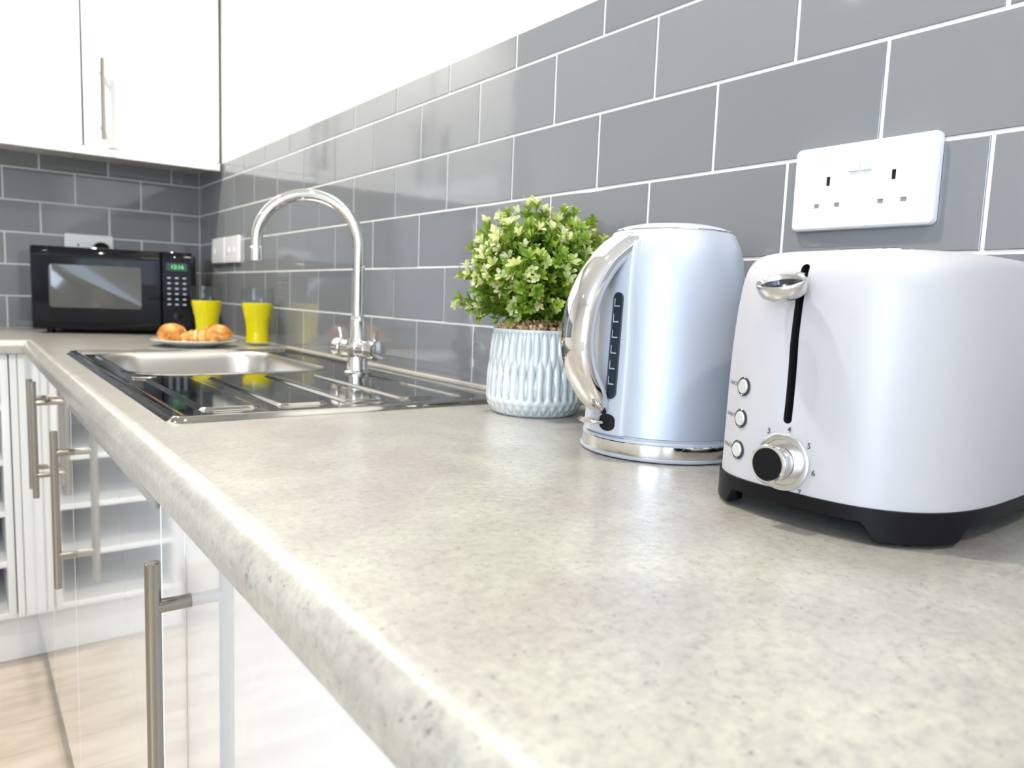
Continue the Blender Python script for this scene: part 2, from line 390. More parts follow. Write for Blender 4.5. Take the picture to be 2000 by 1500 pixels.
# ------------------------------------------------------------------ tap
TX, TY, TZ = -.122, .806, .9022
tap = thing('mixer_tap', 'chrome swan-neck mixer tap standing on the sink rim', 'tap', (TX, TY, TZ))
bm = bmesh.new(); lathe(bm, [(.026, 0), (.026, .003), (.0235, .006), (.0195, .008), (.0185, .026), (.017, .034)], 40); obj('base', bm, 'chrome', tap, smooth=True)
az = radians(345); D = Vector((sin(az), cos(az), 0)); SA = radians(300); SD = Vector((sin(SA), cos(SA), 0))
bm = bmesh.new()
tube(bm, [(-.034 * D) + Vector((0, 0, .047)), (-.033 * D) + Vector((0, 0, .047)), (.033 * D) + Vector((0, 0, .047)), (.034 * D) + Vector((0, 0, .047))], [.0165, .0175, .0175, .0165], 32)
lathe(bm, [(.017, .03), (.022, .052), (.020, .062), (.0165, .068), (.0165, .098), (.0145, .104), (.0125, .108)], 36)
obj('body', bm, 'chrome', tap, smooth=True)
for s in (-1, 1):
    bm = bmesh.new()
    a = s * D; c0 = Vector((0, 0, .047))
    tube(bm, [c0 + a * q for q in (.0355, .037, .050, .057, .0585)], [.018, .0195, .0195, .0185, .015], 32)
    h = obj('handle', bm, 'chrome', tap, smooth=True)
    bm = bmesh.new(); tube(bm, [c0 + a * .047 + Vector((0, 0, .014)), c0 + a * .049 + Vector((0, 0, .028)), c0 + a * .053 + Vector((0, 0, .036))], [.0045, .004, .005], 14)
    obj('lever', bm, 'chrome', h, smooth=True)
bm = bmesh.new(); RS = .092; HZ = .238
pts = [Vector((0, 0, z)) for z in (.10, .13, .17, .21, HZ)]
for i in range(1, 33):
    a = pi * i / 32 * .985; pts.append(SD * (RS - RS * cos(a)) + Vector((0, 0, HZ + RS * sin(a) * .95)))
pts.append(pts[-1] + Vector((0, 0, -.018)))
tube(bm, pts, .0107, 24)
sp_ = obj('spout', bm, 'chrome', tap, smooth=True)
e = pts[-1]; bm = bmesh.new(); tube(bm, [e + Vector((0, 0, .004)), e + Vector((0, 0, .003)), e + Vector((0, 0, -.020)), e + Vector((0, 0, -.021))], [.0118, .0128, .0128, .011], 24); obj('aerator', bm, 'chrome', sp_, smooth=True)

# ------------------------------------------------------------------ cabinets
XD = -.58; DT = .018; YD = YC + .0155
def bar_handle(parent, y, z0, z1, post, x_out=.028, r=.006, at=None):
    """steel T bar, built as one handle; at = (origin, outward dir) for the upper door"""
    bm = bmesh.new()
    if at is None: base, out = Vector((XD, y, 0)), Vector((-1, 0, 0))
    else: base, out = at
    b = base + out * x_out
    tube(bm, [b + Vector((0, 0, q)) for q in (z0, z0 + .0008, z1 - .0008, z1)], [r - .0008, r, r, r - .0008], 28)
    for pz in post:
        tube(bm, [base + Vector((0, 0, pz)) + out * q for q in (0, x_out)], .0056, 24)
    o = obj('handle', bm, 'brushed_steel', parent, smooth=True); return o
DZ0, DZ1 = .148, .858
def base_unit(y0, y1, label, doors):
    t_ = thing('base_cabinet', label, 'cabinet', (XD, (y0 + y1) / 2, 0), 0, 'white base cabinets under the long worktop')
    inv = Matrix.Translation((-XD, -(y0 + y1) / 2, 0))
    made = []
    bm = bmesh.new()
    x0, x1 = XD + DT + .002, -.02
    bx(bm, x0, y0 + .001, DZ0, x1, y0 + .017, .859 if y0 < .9 else .735); bx(bm, x0, y1 - .017, DZ0, x1, y1 - .001, .735 if .9 < y1 < 1 else .859)
    bx(bm, x0, y0 + .017, DZ0, x1, y1 - .017, DZ0 + .016); bx(bm, x1 - .008, y0 + .017, DZ0 + .016, x1, y1 - .017, .70)
    made.append(obj('carcass', bm, 'carcass_white', t_))
    for (a, b, hy, hz, posts) in doors:
        d = box('door', 'gloss_white', XD, a + .002, DZ0, XD + DT, b - .002, DZ1, t_, bev=.0015); made.append(d)
        if hy is not None: bar_handle(d, hy, *hz, posts)
    for o in made: o.data.transform(inv); 
    for o in made:
        for ch in o.children: ch.data.transform(inv)
    return t_
base_unit(-.90, .145, 'white gloss base cabinet at the near end, its steel handle closest to the viewer', [(-.90, -.378, None, None, None), (-.378, .145, .128, (.567, .836), (.799, .604))])
u = base_unit(.236, .925, 'white gloss base cabinet below the drainer, grey strip along its door top', [(.236, .925, .890, (.552, .814), (.778, .607))])
o = box('door_strip', 'grey_plastic', XD - .0005 - XD, .240 - .5805, .8605, XD + .02 - XD, .903 - .5805, .8615 - .0005, u, bev=0)
bpy.data.objects.remove(o)
bm = bmesh.new(); bx(bm, -.0045, .240 - .5805, .8465, -.0003, .903 - .5805, .8575, .0015); o = obj('strip', bm, 'grey_plastic', u, smooth=True); o['label'] = 'grey metal strip'
base_unit(.925, 1.765, 'white gloss double-door cabinet beneath the basin with two handles side by side', [(.925, 1.340, 1.292, (.608, .850), (.806, .655)), (1.340, 1.765, 1.387, (.606, .845), (.803, .652))])
t_ = box('filler_panel', 'gloss_white', XD, .147, DZ0, XD + DT, .234, .859, bev=.001); tag(t_, 'narrow white filler strip between the nearest cabinet and the one with the grey strip', 'panel')
t_ = box('corner_post', 'gloss_white', XD, 1.767, DZ0, XD + DT, YD - .001, .859, bev=.001); tag(t_, 'white corner post where the two runs of base cabinets meet', 'panel')
t_ = box('plinth', 'gloss_white', -.532, RY0 + .25, .001, -.516, YC + .06, DZ0 - .004, bev=.001); tag(t_, 'white plinth below the long run of cabinets', 'plinth')
t_ = box('plinth', 'carcass_white', XFL, YC + .062, .001, -.534, YC + .078, DZ0 - .012, bev=.001); tag(t_, 'white plinth below the open shelf unit on the far side', 'plinth')
# far run: open shelf unit and panel
t_ = box('end_panel', 'carcass_white', -.604, YD, .138, -.5785, YD + .018, .861, bev=.001); tag(t_, 'narrow white panel between the open shelf unit and the corner', 'panel')
t_ = box('filler_panel', 'carcass_white', -.622, YD + .001, .138, -.6055, YD + .55, .861, bev=.001); tag(t_, 'white side panel standing beside the open shelf unit', 'panel')
t_ = thing('shelf_unit', 'open white shelf unit under the far worktop, four shelves visible', 'shelving', (-.7865, YD, .138))
bm = bmesh.new()
W2 = .1615
bx(bm, W2 - .018, .002, 0, W2, .54, .723, .001); obj('side_panel', bm, 'carcass_white', t_, smooth=True)
bm = bmesh.new(); bx(bm, -W2, .002, 0, -W2 + .018, .54, .723, .001); obj('side_panel', bm, 'carcass_white', t_, smooth=True)
bm = bmesh.new(); bx(bm, -W2 + .018, .53, 0, W2 - .018, .54, .723); obj('back_panel', bm, 'carcass_white', t_)
for z in (0, .145, .285, .425, .573, .707):
    bm = bmesh.new(); bx(bm, -W2 + .018, .004, z, W2 - .018, .53, z + .016, .001); obj('shelf', bm, 'carcass_white', t_, smooth=True)

# upper cabinets on the back wall
YU = 2.143; UZ0, UZ1 = 1.4675, 2.19
def upper(x0, x1, label, hx):
    cx = (x0 + x1) / 2
    t_ = thing('wall_cabinet', label, 'cabinet', (cx, YU, UZ0), 0, 'white wall cabinets above the microwave')
    bm = bmesh.new(); H = UZ1 - UZ0; a, b = x0 - cx, x1 - cx; D_ = YF - YU - .003
    bx(bm, a + .001, DT + .001, 0, a + .017, D_, H); bx(bm, b - .017, DT + .001, 0, b - .001, D_, H); bx(bm, a + .017, DT + .001, 0, b - .017, D_, .016); bx(bm, a + .017, DT + .001, H - .016, b - .017, D_, H); bx(bm, a + .017, D_ - .006, .016, b - .017, D_, H - .016)
    obj('carcass', bm, 'carcass_white', t_)
    d = box('door', 'gloss_white', a + .0018, 0, 0.001, b - .0018, DT, H, t_, bev=.0014)
    h = bar_handle(d, 0, 1.487 - UZ0, 1.724 - UZ0, (1.525 - UZ0, 1.685 - UZ0), at=(Vector((hx - cx, 0, 0)), Vector((0, -1, 0))))
    return t_
upper(-.401, -.006, 'white wall cabinet in the corner with a slim steel bar handle', -.351)
upper(-.801, -.403, 'plain white wall cabinet left of the one in the corner', -.752)
upper(-1.203, -.805, 'white wall cabinet furthest from the corner', -.852)
t_ = box('light_rail', 'gloss_white', -1.203, YU - .006, 1.4405, -.006, YU + .014, 1.4655, bev=.0015); tag(t_, 'white light rail running below the wall cabinets', 'trim')

# ------------------------------------------------------------------ sockets
def socket(name, label, w_, h_, loc, rz, holes=True, switches=(0,), bare=False, group=None):
    """plate in local x (width), z (height); faces -y"""
    t_ = thing(name, label, 'socket' if holes else 'switch plate', loc, rz, group)
    rings = []
    for (dx, y) in ((0, 0), (0, -.0055), (.0008, -.0075), (.0026, -.0088)):
        rings.append([(p[0], y, p[1]) for p in roundrect(w_ - 2 * dx, h_ - 2 * dx, .006 - dx * .6)])
    bm = bmesh.new(); loft(bm, rings); plate = obj('face_plate', bm, ('socket_white', 'socket_grey'), t_, smooth=True, angle=25)
    bm = bmesh.new()
    def pit(x, z, a, b, top=True):
        bx(bm, x - a, -.0095, z - b, x + a, -.004, z + b)
    if holes:
        for s in (-1, 1):
            pit(.0335 * s * (w_ / .146), .0065, .0021, .0046)
            for q in (-1, 1): pit(.0335 * s * (w_ / .146) + q * .011, -.0175, .0031, .0022)
    if holes:
        me = bpy.data.meshes.new('cut'); bmesh.ops.recalc_face_normals(bm, faces=bm.faces); bm.to_mesh(me); bm.free(); cu = bpy.data.objects.new('cut', me); C.objects.link(cu); me.materials.append(MT['socket_white']); cu.parent = t_
        plate.data.update(); boolean(plate, cu)
        plate.data.set_sharp_from_angle(angle=radians(25))
        bm = bmesh.new()
        for s in (-1, 1):
            x = .0335 * s * (w_ / .146); bm = bmesh.new(); bx(bm, x - .0021, -.0075, .0065 - .0046, x + .0021, -.0070, .0065 + .0046); obj('earth_slot', bm, 'slot_black', t_)
        bm = bmesh.new()
        for s in (-1, 1):
            for q in (-1, 1):
                x = .0335 * s * (w_ / .146) + q * .011; bm = bmesh.new(); bx(bm, x - .0031, -.0060, -.0175 - .0022, x + .0031, -.0055, -.0175 + .0022); obj('shutter', bm, 'shutter_grey', t_)
    else: bm.free()
    for sx in switches:
        bm = bmesh.new()
        rings = []
        for (a, y) in ((0, -.008), (0, -.0098), (.0006, -.0106)):
            rings.append([(sx + p[0], y + (p[1] * .10 if y < -.009 else 0), .0225 + p[1] if holes else p[1]) for p in roundrect(.0112 - 2 * a, .0185 - 2 * a, .0012, 3)])
        loft(bm, rings, True, False, True); obj('switch', bm, 'socket_white', t_, smooth=True, angle=25)
    return t_
RW = -pi / 2   # local -y -> world -x : plate faces the room from the right wall
# (rotation +90deg about z maps local -y to +x, so -90deg maps it to -x)
socket('double_socket', 'white double socket on the right tiled wall above the toaster', .1445, .0845, (-.0003, -.0885, 1.1755), RW, True, (-.0062, .0062))
socket('double_socket', 'white double socket near the corner on the right wall, closest to the tap', .150, .0855, (-.0003, 2.008, 1.1795), RW, False, (-.03, .03))
socket('switch_plate', 'white switch plate in the corner on the right wall beside the microwave', .150, .0855, (-.0003, 2.165, 1.1795), RW, False, (-.035,))
socket('double_socket', 'white double socket on the back wall, partly hidden behind the microwave', .146, .086, (-.358, YF - .0003, 1.1745), 0, True, (-.0062, .0062))
pl = thing('plug', 'black plug in the socket behind the microwave', 'plug', (-.3245, YF - .0095, 1.174))
bm = bmesh.new(); loft(bm, [[(cos(a) * r, y, sin(a) * r * .95 - .004) for a in [2 * pi * i / 32 for i in range(32)]] for r, y in ((.025, 0), (.026, -.008), (.024, -.022), (.018, -.027))]); obj('plug_body', bm, 'black_plastic', pl, smooth=True)

# ------------------------------------------------------------------ microwave
mw = thing('microwave', 'black microwave oven angled across the far corner of the worktop', 'microwave', (-.550, 2.140, Z0), radians(-16.5))
MWW, MWH, MWD = .440, .262, .285
bm = bmesh.new(); bx(bm, .003, .022, .014, MWW - .003, MWD, MWH - .002, .006, 3); obj('casing', bm, 'black_plastic', mw, smooth=True)
# front: profiled, leaning in slightly at the bottom
def front(name, x0, x1, mats):
    bm = bmesh.new(); rings = []
    for x, ins in ((x0, .004), (x0 + .003, 0), (x1 - .003, 0), (x1, .004)):
        pr = [(.0215, .014), (.012, .014), (.006 + ins, .022), (.0 + ins, .040), (0 + ins, MWH - .030), (.003 + ins, MWH - .012), (.010 + ins, MWH - .002), (.0215, MWH - .001)]
        rings.append([(x, y, z) for y, z in pr])
    loft(bm, rings); return obj(name, bm, mats, mw, smooth=True, angle=50)
door = front('door', 0, .352, 'black_gloss')
bm = bmesh.new(); loft(bm, [[(.172 + p[0], y, .143 + p[1]) for p in roundrect(.248 - d, .128 - d, .008)] for y, d in ((.001, 0), (-.0006, 0), (-.0009, .001))]); obj('window', bm, 'mw_window', door, smooth=True, angle=25)
cp = front('control_panel', .3528, MWW, 'black_gloss')
bm = bmesh.new(); loft(bm, [[(.397 + p[0], y, .214 + p[1]) for p in roundrect(.060, .024, .003)] for y in (.001, -.0004)]); dsp = obj('display', bm, 'led_off', cp)
me = text_mesh('12:16', .017, .0003); me.transform(Matrix.Translation((.398, -.0008, .214)) @ Matrix.Rotation(pi / 2, 4, 'X')); link('digits', me, dsp, ('led_green',))
k = 0
for r_i in range(6):
    for c_i in range(3):
        bm = bmesh.new(); x, z = .374 + c_i * .022, .180 - r_i * .0165
        loft(bm, [[(x + p[0], y, z + p[1]) for p in roundrect(.010, .004, .0015, 3)] for y in (.0005, -.0005)]); obj('button', bm, 'mw_print', cp)
bm = bmesh.new(); loft(bm, [[(.397 + cos(a) * r, y, .060 + sin(a) * r * .8) for a in [2 * pi * i / 28 for i in range(28)]] for r, y in ((.014, .001), (.014, -.001), (.012, -.0022))]); obj('button', bm, 'black_gloss', cp, smooth=True)
for x in (.04, MWW - .04):
    for y in (.05, MWD - .04):
        bm = bmesh.new(); lathe(bm, [(.011, .0005), (.012, .015)], 20, x, y); obj('foot', bm, 'black_plastic', mw, smooth=True)

# ------------------------------------------------------------------ plate, croissants, glasses
pt = bmesh.new(); lathe(pt, [(.001, .0005), (.055, .0005), (.058, .003), (.085, .009), (.1045, .0165), (.1055, .018), (.104, .0190), (.083, .0125), (.060, .0065), (.001, .006)], 72)
plate = tag(obj('plate', pt, 'china', smooth=True, angle=60), 'round white side plate under the three croissants', 'plate'); plate.location = (-.231, 1.565, Z0)
def croissant(loc, rz, rx, length, fat, bend, label, seed):
    bm = bmesh.new(); rg = random.Random(seed); n, m_ = 60, 28; rings = []
    segs = 7
    for i in range(n + 1):
        t_ = -1 + 2 * i / n; ang = t_ * bend
        rr = length / (2 * bend) ; cx, cy = rr * sin(ang), rr * (1 - cos(ang))
        env = (1 - abs(t_) ** 2.2) ** .62 if abs(t_) < 1 else 0
        ph = (t_ * .5 + .5) * segs; st = (ph % 1.0); st = st if t_ < 0 else 1 - st
        r = fat * max(.06, env) * (.76 + .28 * st ** .8)
        T = Vector((cos(ang), sin(ang), 0)); Nn = Vector((-sin(ang), cos(ang), 0))
        ring = []
        for k in range(m_):
            a = 2 * pi * k / m_; wob = 1 + .03 * sin(3 * a + i * .5 + seed)
            ring.append(Vector((cx, cy, fat * .80)) + r * wob * (Nn * cos(a) * 1.08 + Vector((0, 0, 1)) * sin(a) * .88) + T * (.006 * cos(a) * (1 if t_ > 0 else -1)))
        rings.append(ring)
    loft(bm, rings); o = obj('croissant', bm, 'pastry', smooth=True, angle=70); o.location = loc; o.rotation_euler = (rx, 0, rz)
    return tag(o, label, 'croissant', 'croissants on the plate')
PZ = Z0 + .0088
croissant((-.278, 1.590, PZ), radians(60), 0, .088, .0295, 1.1, 'golden croissant at the left of the plate, in front of the microwave', 1)
croissant((-.226, 1.500, PZ + .003), radians(160), 0, .118, .0215, .95, 'flatter croissant lying at the front of the plate', 2)
croissant((-.172, 1.575, PZ), radians(-70), 0, .088, .0290, 1.15, 'golden croissant at the right of the plate, in front of the juice', 3)
def glass(loc, label, fill):
    t_ = thing('juice_glass', label, 'glass', loc, 0, 'glasses of orange juice')
    H = .157
    def R_(z):
        q = z / H
        pts_ = [(0, .0315), (.06, .0325), (.25, .0315), (.4, .0335), (.55, .0385), (.70, .0425), (.82, .0435), (1, .0405)]
        for (a, ra), (b, rb) in zip(pts_, pts_[1:]):
            if q <= b: u_ = (q - a) / (b - a); u_ = u_ * u_ * (3 - 2 * u_) * .5 + u_ * .5; return ra + (rb - ra) * u_
        return .0405
    zs = [H * i / 24 for i in range(25)]
    prof_ = [(.001, .0003)] + [(R_(z) - (.001 if z == 0 else 0), z + .0003) for z in zs] + [(R_(z) - .0016, z) for z in reversed(zs) if z > .009] + [(R_(.009) - .003, .0085), (.001, .008)]
    bm = bmesh.new(); lathe(bm, prof_, 56); obj('tumbler', bm, 'glass', t_, smooth=True, angle=60)
    zj = [.0088 + (fill - .0088) * i / 16 for i in range(17)]
    bm = bmesh.new(); lathe(bm, [(.001, zj[0])] + [(R_(z) - .0019, z) for z in zj] + [(.001, fill)], 56); obj('juice', bm, 'juice', t_, smooth=True, angle=40)
glass((-.148, 1.765, Z0), 'glass of orange juice behind the plate of croissants', .116)
glass((-.060, 1.585, Z0), 'glass of orange juice right of the plate, close to the tiled wall', .116)

# ------------------------------------------------------------------ potted plant
PX, PY = -.0965, .298
pp = thing('potted_plant', 'bushy green artificial plant with pale tips in a ribbed pale blue pot', 'plant', (PX, PY, Z0 + .0003))
bm = bmesh.new(); n = 420; rings = []
NZ = 60; HPOT = .113
def pot_r(z):
    pts_ = [(0, .0545), (.003, .0585), (.012, .0645), (.022, .0668), (.04, .0668), (.07, .0645), (.10, .0612), (HPOT, .0598)]
    for (a, ra), (b, rb) in zip(pts_, pts_[1:]):
        if z <= b: u_ = (z - a) / (b - a); return ra + (rb - ra) * u_
    return .0598
for i in range(NZ + 1):
    z = HPOT * i / NZ; ring = []
    for k in range(n):
        a = 2 * pi * k / n; NN = 34
        if z > .018:
            q = (z - .018) / .052
            f = abs(sin(NN / 2 * a + .9 * sin(pi * q + .4) + 0)) * .5 + abs(sin(NN / 2 * a - .9 * sin(pi * q + .4) + .8)) * .5
            amp = .0040 * smooth(.018, .026, z) * smooth(HPOT, HPOT - .006, z)
        else:
            q = z / .014
            f = abs(sin(NN / 2 * a + pi / 2 * q)) * abs(sin(NN / 2 * a - pi / 2 * q)); amp = .0016 * smooth(0, .004, z) * smooth(.018, .014, z)
        r = pot_r(z) - amp * (1 - f); ring.append((r * cos(a), r * sin(a), z))
    rings.append(ring)
for r, z in ((.0575, HPOT + .0004), (.056, HPOT - .002), (.055, .09)): rings.append([(r * cos(2 * pi * k / n), r * sin(2 * pi * k / n), z) for k in range(n)])
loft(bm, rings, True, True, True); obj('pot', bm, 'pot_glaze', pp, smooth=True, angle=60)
bm = bmesh.new()
for i in range(330):
    a, rr = R.uniform(0, 2 * pi), .052 * sqrt(R.random()); s = R.uniform(.003, .0058)
    M_ = Matrix.Translation((rr * cos(a), rr * sin(a), HPOT - .003 + .013 * (1 - (rr / .055) ** 2) + R.uniform(0, .005))) @ Matrix.Rotation(R.uniform(0, 6), 4, (R.random(), R.random(), R.random() + .1)) @ Matrix.Diagonal((s, s * .8, s * .6, 1))
    bmesh.ops.create_icosphere(bm, subdivisions=1, radius=1, matrix=M_)
o = obj('gravel', bm, 'gravel', pp, smooth=True); o['kind'] = 'stuff'
stems, leaves, dark, pale = bmesh.new(), bmesh.new(), bmesh.new(), bmesh.new()
def leaf(bm_, p, d, up, l, w_):
    s = d.cross(up);
    if s.length < 1e-4: s = Vector((1, 0, 0))
    s.normalize(); nrm = s.cross(d).normalized()
    prev = None; vs = []
    for t_, ww, hh in ((0, .15, 0), (.3, .6, .05), (.62, 1, .07), (.86, .85, .02), (1, .3, -.05)):
        c = p + d * l * t_ + nrm * l * hh; vs.append((bm_.verts.new(c - s * w_ * ww * .5), bm_.verts.new(c - nrm * w_ * .12), bm_.verts.new(c + s * w_ * ww * .5)))
    for a, b in zip(vs, vs[1:]):
        bm_.faces.new((a[0], a[1], b[1], b[0])); bm_.faces.new((a[1], a[2], b[2], b[1]))
def rnd():
    while True:
        v = Vector((R.uniform(-1, 1), R.uniform(-1, 1), R.uniform(-1, 1)))
        if .1 < v.length < 1: return v.normalized()
def rosette(p, d, size, bm_, cnt):
    u_ = d.cross(rnd()).normalized(); v_ = d.cross(u_)
    for k in range(cnt):
        a = 2 * pi * k / cnt + R.uniform(-.3, .3); tilt = R.uniform(.35, 1.0)
        dd = (d * cos(tilt) + (u_ * cos(a) + v_ * sin(a)) * sin(tilt)).normalized()
        leaf(bm_, p, dd, d, size * R.uniform(.8, 1.2), size * .42)
CEN = Vector((-.004, .004, .190))
for i in range(190):
    th = R.uniform(0, 2 * pi); cz = R.uniform(-.72, 1.0)
    rr = sqrt(max(0, 1 - cz * cz)); d = Vector((rr * cos(th), rr * sin(th), cz))
    ext = Vector((d.x * .099, d.y * .092, d.z * .080)); ext *= R.uniform(.72, 1.10)
    if R.random() < .12: ext *= 1.13
    tip = CEN + ext
    root = Vector((cos(th) * .02 * R.random(), sin(th) * .02 * R.random(), HPOT + .004))
    mid = (root + tip) / 2 + Vector((0, 0, .028 * (1 - abs(cz)))) + rnd() * .008
    pts = []
    for q in range(9):
        t_ = q / 8; pts.append((1 - t_) ** 2 * root + 2 * t_ * (1 - t_) * mid + t_ * t_ * tip)
    tube(stems, pts, [.0012 - .0006 * q / 8 for q in range(9)], 5)
    for q in range(1, 9):
        p = pts[q]; dd = (pts[q] - pts[q - 1]).normalized()
        if p.z < HPOT + .003 or p.x > .09: continue
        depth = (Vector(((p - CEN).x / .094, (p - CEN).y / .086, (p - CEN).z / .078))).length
        if q == 8:
            if R.random() < .62 : rosette(p, dd, .0125, pale, 7); rosette(p - dd * .006, dd, .013, leaves, 6)
            else: rosette(p, dd, .0125, leaves, 8)
        else:
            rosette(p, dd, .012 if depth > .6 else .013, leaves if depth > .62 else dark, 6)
    # side shoots
    for q in (4, 5, 6, 7):
        if R.random() < .8:
            p = pts[q]; dd = ((pts[q] - pts[q - 1]).normalized() + rnd() * .9).normalized(); e = p + dd * R.uniform(.012, .022)
            if e.z < HPOT + .008 or e.x > .088: continue
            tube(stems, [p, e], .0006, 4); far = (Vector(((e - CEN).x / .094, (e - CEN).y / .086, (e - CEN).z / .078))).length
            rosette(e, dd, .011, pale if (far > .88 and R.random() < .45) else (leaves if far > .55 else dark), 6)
obj('stems', stems, 'stem_green', pp, smooth=True)
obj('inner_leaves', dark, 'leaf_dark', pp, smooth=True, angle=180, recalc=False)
obj('leaves', leaves, 'leaf_green', pp, smooth=True, angle=180, recalc=False)
o = obj('blossoms', pale, 'leaf_pale', pp, smooth=True, angle=180, recalc=False); o['label'] = 'pale cream leaf tips'

# ------------------------------------------------------------------ kettle
KX, KY = -.128, .040
HA = radians(276); KD = Vector((sin(HA), cos(HA), 0)); KS = Vector((-KD.y, KD.x, 0))
kt = thing('kettle', 'pale blue-grey cordless kettle with a chrome handle, left of the toaster', 'kettle', (KX, KY, Z0))
bm = bmesh.new(); lathe(bm, [(.078, .0012), (.0845, .0012), (.0855, .0028), (.0855, .0042), (.0840, .0048), (.060, .0048)], 96); pb = obj('power_base', bm, 'kettle_plastic', kt, smooth=True)
bm = bmesh.new(); lathe(bm, [(.070, .0048), (.0842, .0048), (.0845, .0055), (.0835, .0165), (.0828, .0172), (.070, .0172)], 96); obj('chrome_band', bm, 'chrome', pb, smooth=True)
bm = bmesh.new(); lathe(bm, [(.070, .0172), (.0830, .0172), (.0832, .0185), (.0826, .0200), (.0802, .0203), (.0802, .0225), (.06, .0225)], 96); obj('collar', bm, 'kettle_plastic', pb, smooth=True)
for k in range(5):
    a = 2 * pi * k / 5 + 3.9; bm = bmesh.new(); lathe(bm, [(.006, .0002), (.006, .0014)], 12, .074 * cos(a), .074 * sin(a)); obj('foot', bm, 'kettle_plastic', pb)
KP = [(.0225, .0800), (.0232, .0815), (.040, .0808), (.080, .0786), (.120, .0768), (.150, .0756), (.172, .0744), (.188, .0728), (.200, .0705), (.209, .0680), (.216, .0650), (.2205, .0625), (.2230, .0612)]
def kr(z):
    for (a, ra), (b, rb) in zip(KP, KP[1:]):
        if z <= b: return ra + (rb - ra) * (z - a) / (b - a)
    return KP[-1][1]
bm = bmesh.new(); lathe(bm, [(.05, .0225)] + [(r, z) for z, r in KP] + [(.0600, .2236), (.055, .2225)], 128); obj('body', bm, 'kettle_paint', kt, smooth=True, angle=50)
bm = bmesh.new(); lathe(bm, [(.057, .222), (.0596, .2228), (.0600, .2242), (.0590, .2252)], 96, 0, 0, False, False); obj('lid_ring', bm, 'chrome', kt, smooth=True)
bm = bmesh.new(); lathe(bm, [(.0575, .2225), (.0588, .2245), (.0580, .2262), (.050, .2292), (.038, .2318), (.022, .2335), (.001, .234)], 96, 0, 0, False, True); lid = obj('lid', bm, 'kettle_plastic', kt, smooth=True, angle=60)
# spine: raised panel that carries the handle and the water window
def polar(r, da, z):
    a = da; return KD * (r * cos(a)) + KS * (r * sin(a)) + Vector((0, 0, z))
bm = bmesh.new(); rings = []
zs = [.0232 + (.212 - .0232) * i / 40 for i in range(41)]
HWs = .42
def spine_h(u_): return .0048 * (smooth(1.0, .86, abs(u_)))
for z in zs:
    hw = HWs * (1 - .10 * smooth(.1, .2, z)); ring = []
    for i in range(25):
        u_ = -1 + 2 * i / 24; ring.append(polar(kr(z) - .001 + spine_h(u_) + .0012 * (1 - u_ * u_), u_ * hw, z))
    rings.append(ring)
loft(bm, rings, False, False, False)
inner = []
spine = obj('spine', bm, 'kettle_plastic', kt, smooth=True, angle=60, recalc=False)
# water window in the spine, on the side facing the room
def on_spine(da, z, off): return polar(kr(z) + .0048 + off, da, z)
def stadium(cz, hz, ha, rise, n_=14):
    ps = []
    for s, a0 in ((1, 0), (-1, pi)):
        for i in range(n_ + 1):
            a = a0 + pi * i / n_; ps.append((cos(a) * ha, cz + s * (hz - rise) + sin(a) * rise))
    return ps
WZ = .110; WD = .185
for WDs in (WD,):
    bm = bmesh.new(); loft(bm, [[on_spine(WDs + a, z, o_) for a, z in stadium(WZ, .052, .075 - i_, .0065 - i_ * .08)] for o_, i_ in ((-.002, 0), (.0012, 0), (.0014, .008), (.0006, .014))], True, False, True)
    ww = obj('water_window', bm, 'window_tint', kt, smooth=True, angle=30)
    bm = bmesh.new()
    for q in range(6):
        z = WZ - .038 + q * .0152
        vs = [on_spine(WDs + da, zz_, .0016) for da, zz_ in ((-.04, z), (.04, z), (.04, z + .0012), (-.04, z + .0012))]
        bm.faces.new([bm.verts.new(v) for v in vs])
        vs = [on_spine(WDs - .045 + da, zz_, .0016) for da, zz_ in ((0, z), (.012, z), (.012, z + .008), (0, z + .008))]
        bm.faces.new([bm.verts.new(v) for v in vs])
    obj('scale_marks', bm, 'mw_print', ww)
# handle: path of the outer surface in the radial plane
HPATH = [(.048, .2235), (.062, .2215), (.080, .2105), (.098, .1955), (.112, .176), (.1215, .154), (.1265, .130), (.1270, .108), (.1220, .086), (.1130, .068), (.1020, .053), (.0910, .0435), (.0830, .0400)]
def catmull(P_, n_):
    out = []
    Q = [P_[0]] + P_ + [P_[-1]]
    for i in range(1, len(Q) - 2):
        for k in range(n_):
            t_ = k / n_; a, b, c_, d = [Vector(x) for x in Q[i - 1:i + 3]]
            out.append(.5 * ((2 * b) + (-a + c_) * t_ + (2 * a - 5 * b + 4 * c_ - d) * t_ * t_ + (-a + 3 * b - 3 * c_ + d) * t_ ** 3))
    out.append(Vector(P_[-1])); return out
HC = catmull(HPATH, 6); NH = len(HC)
def handle_frame(i):
    p = HC[i]; tg = (HC[min(i + 1, NH - 1)] - HC[max(i - 1, 0)]).normalized(); nr = Vector((-tg.y, tg.x))   # outward normal in (r,z)
    if nr.x < 0 and nr.y < 0: nr = -nr
    return p, tg, nr
def hw_th(i):
    t_ = i / (NH - 1)
    wd = .0225 - .003 * smooth(.0, .25, t_) + .0015 * sin(pi * t_) - .006 * smooth(.75, 1, t_)
    th = .0170 + .003 * sin(pi * t_) - .006 * smooth(.78, 1, t_); return wd, th
def to3(r, z, s): return KD * r + KS * s + Vector((0, 0, z))
bmc, bml = bmesh.new(), bmesh.new(); rc, rl = [], []
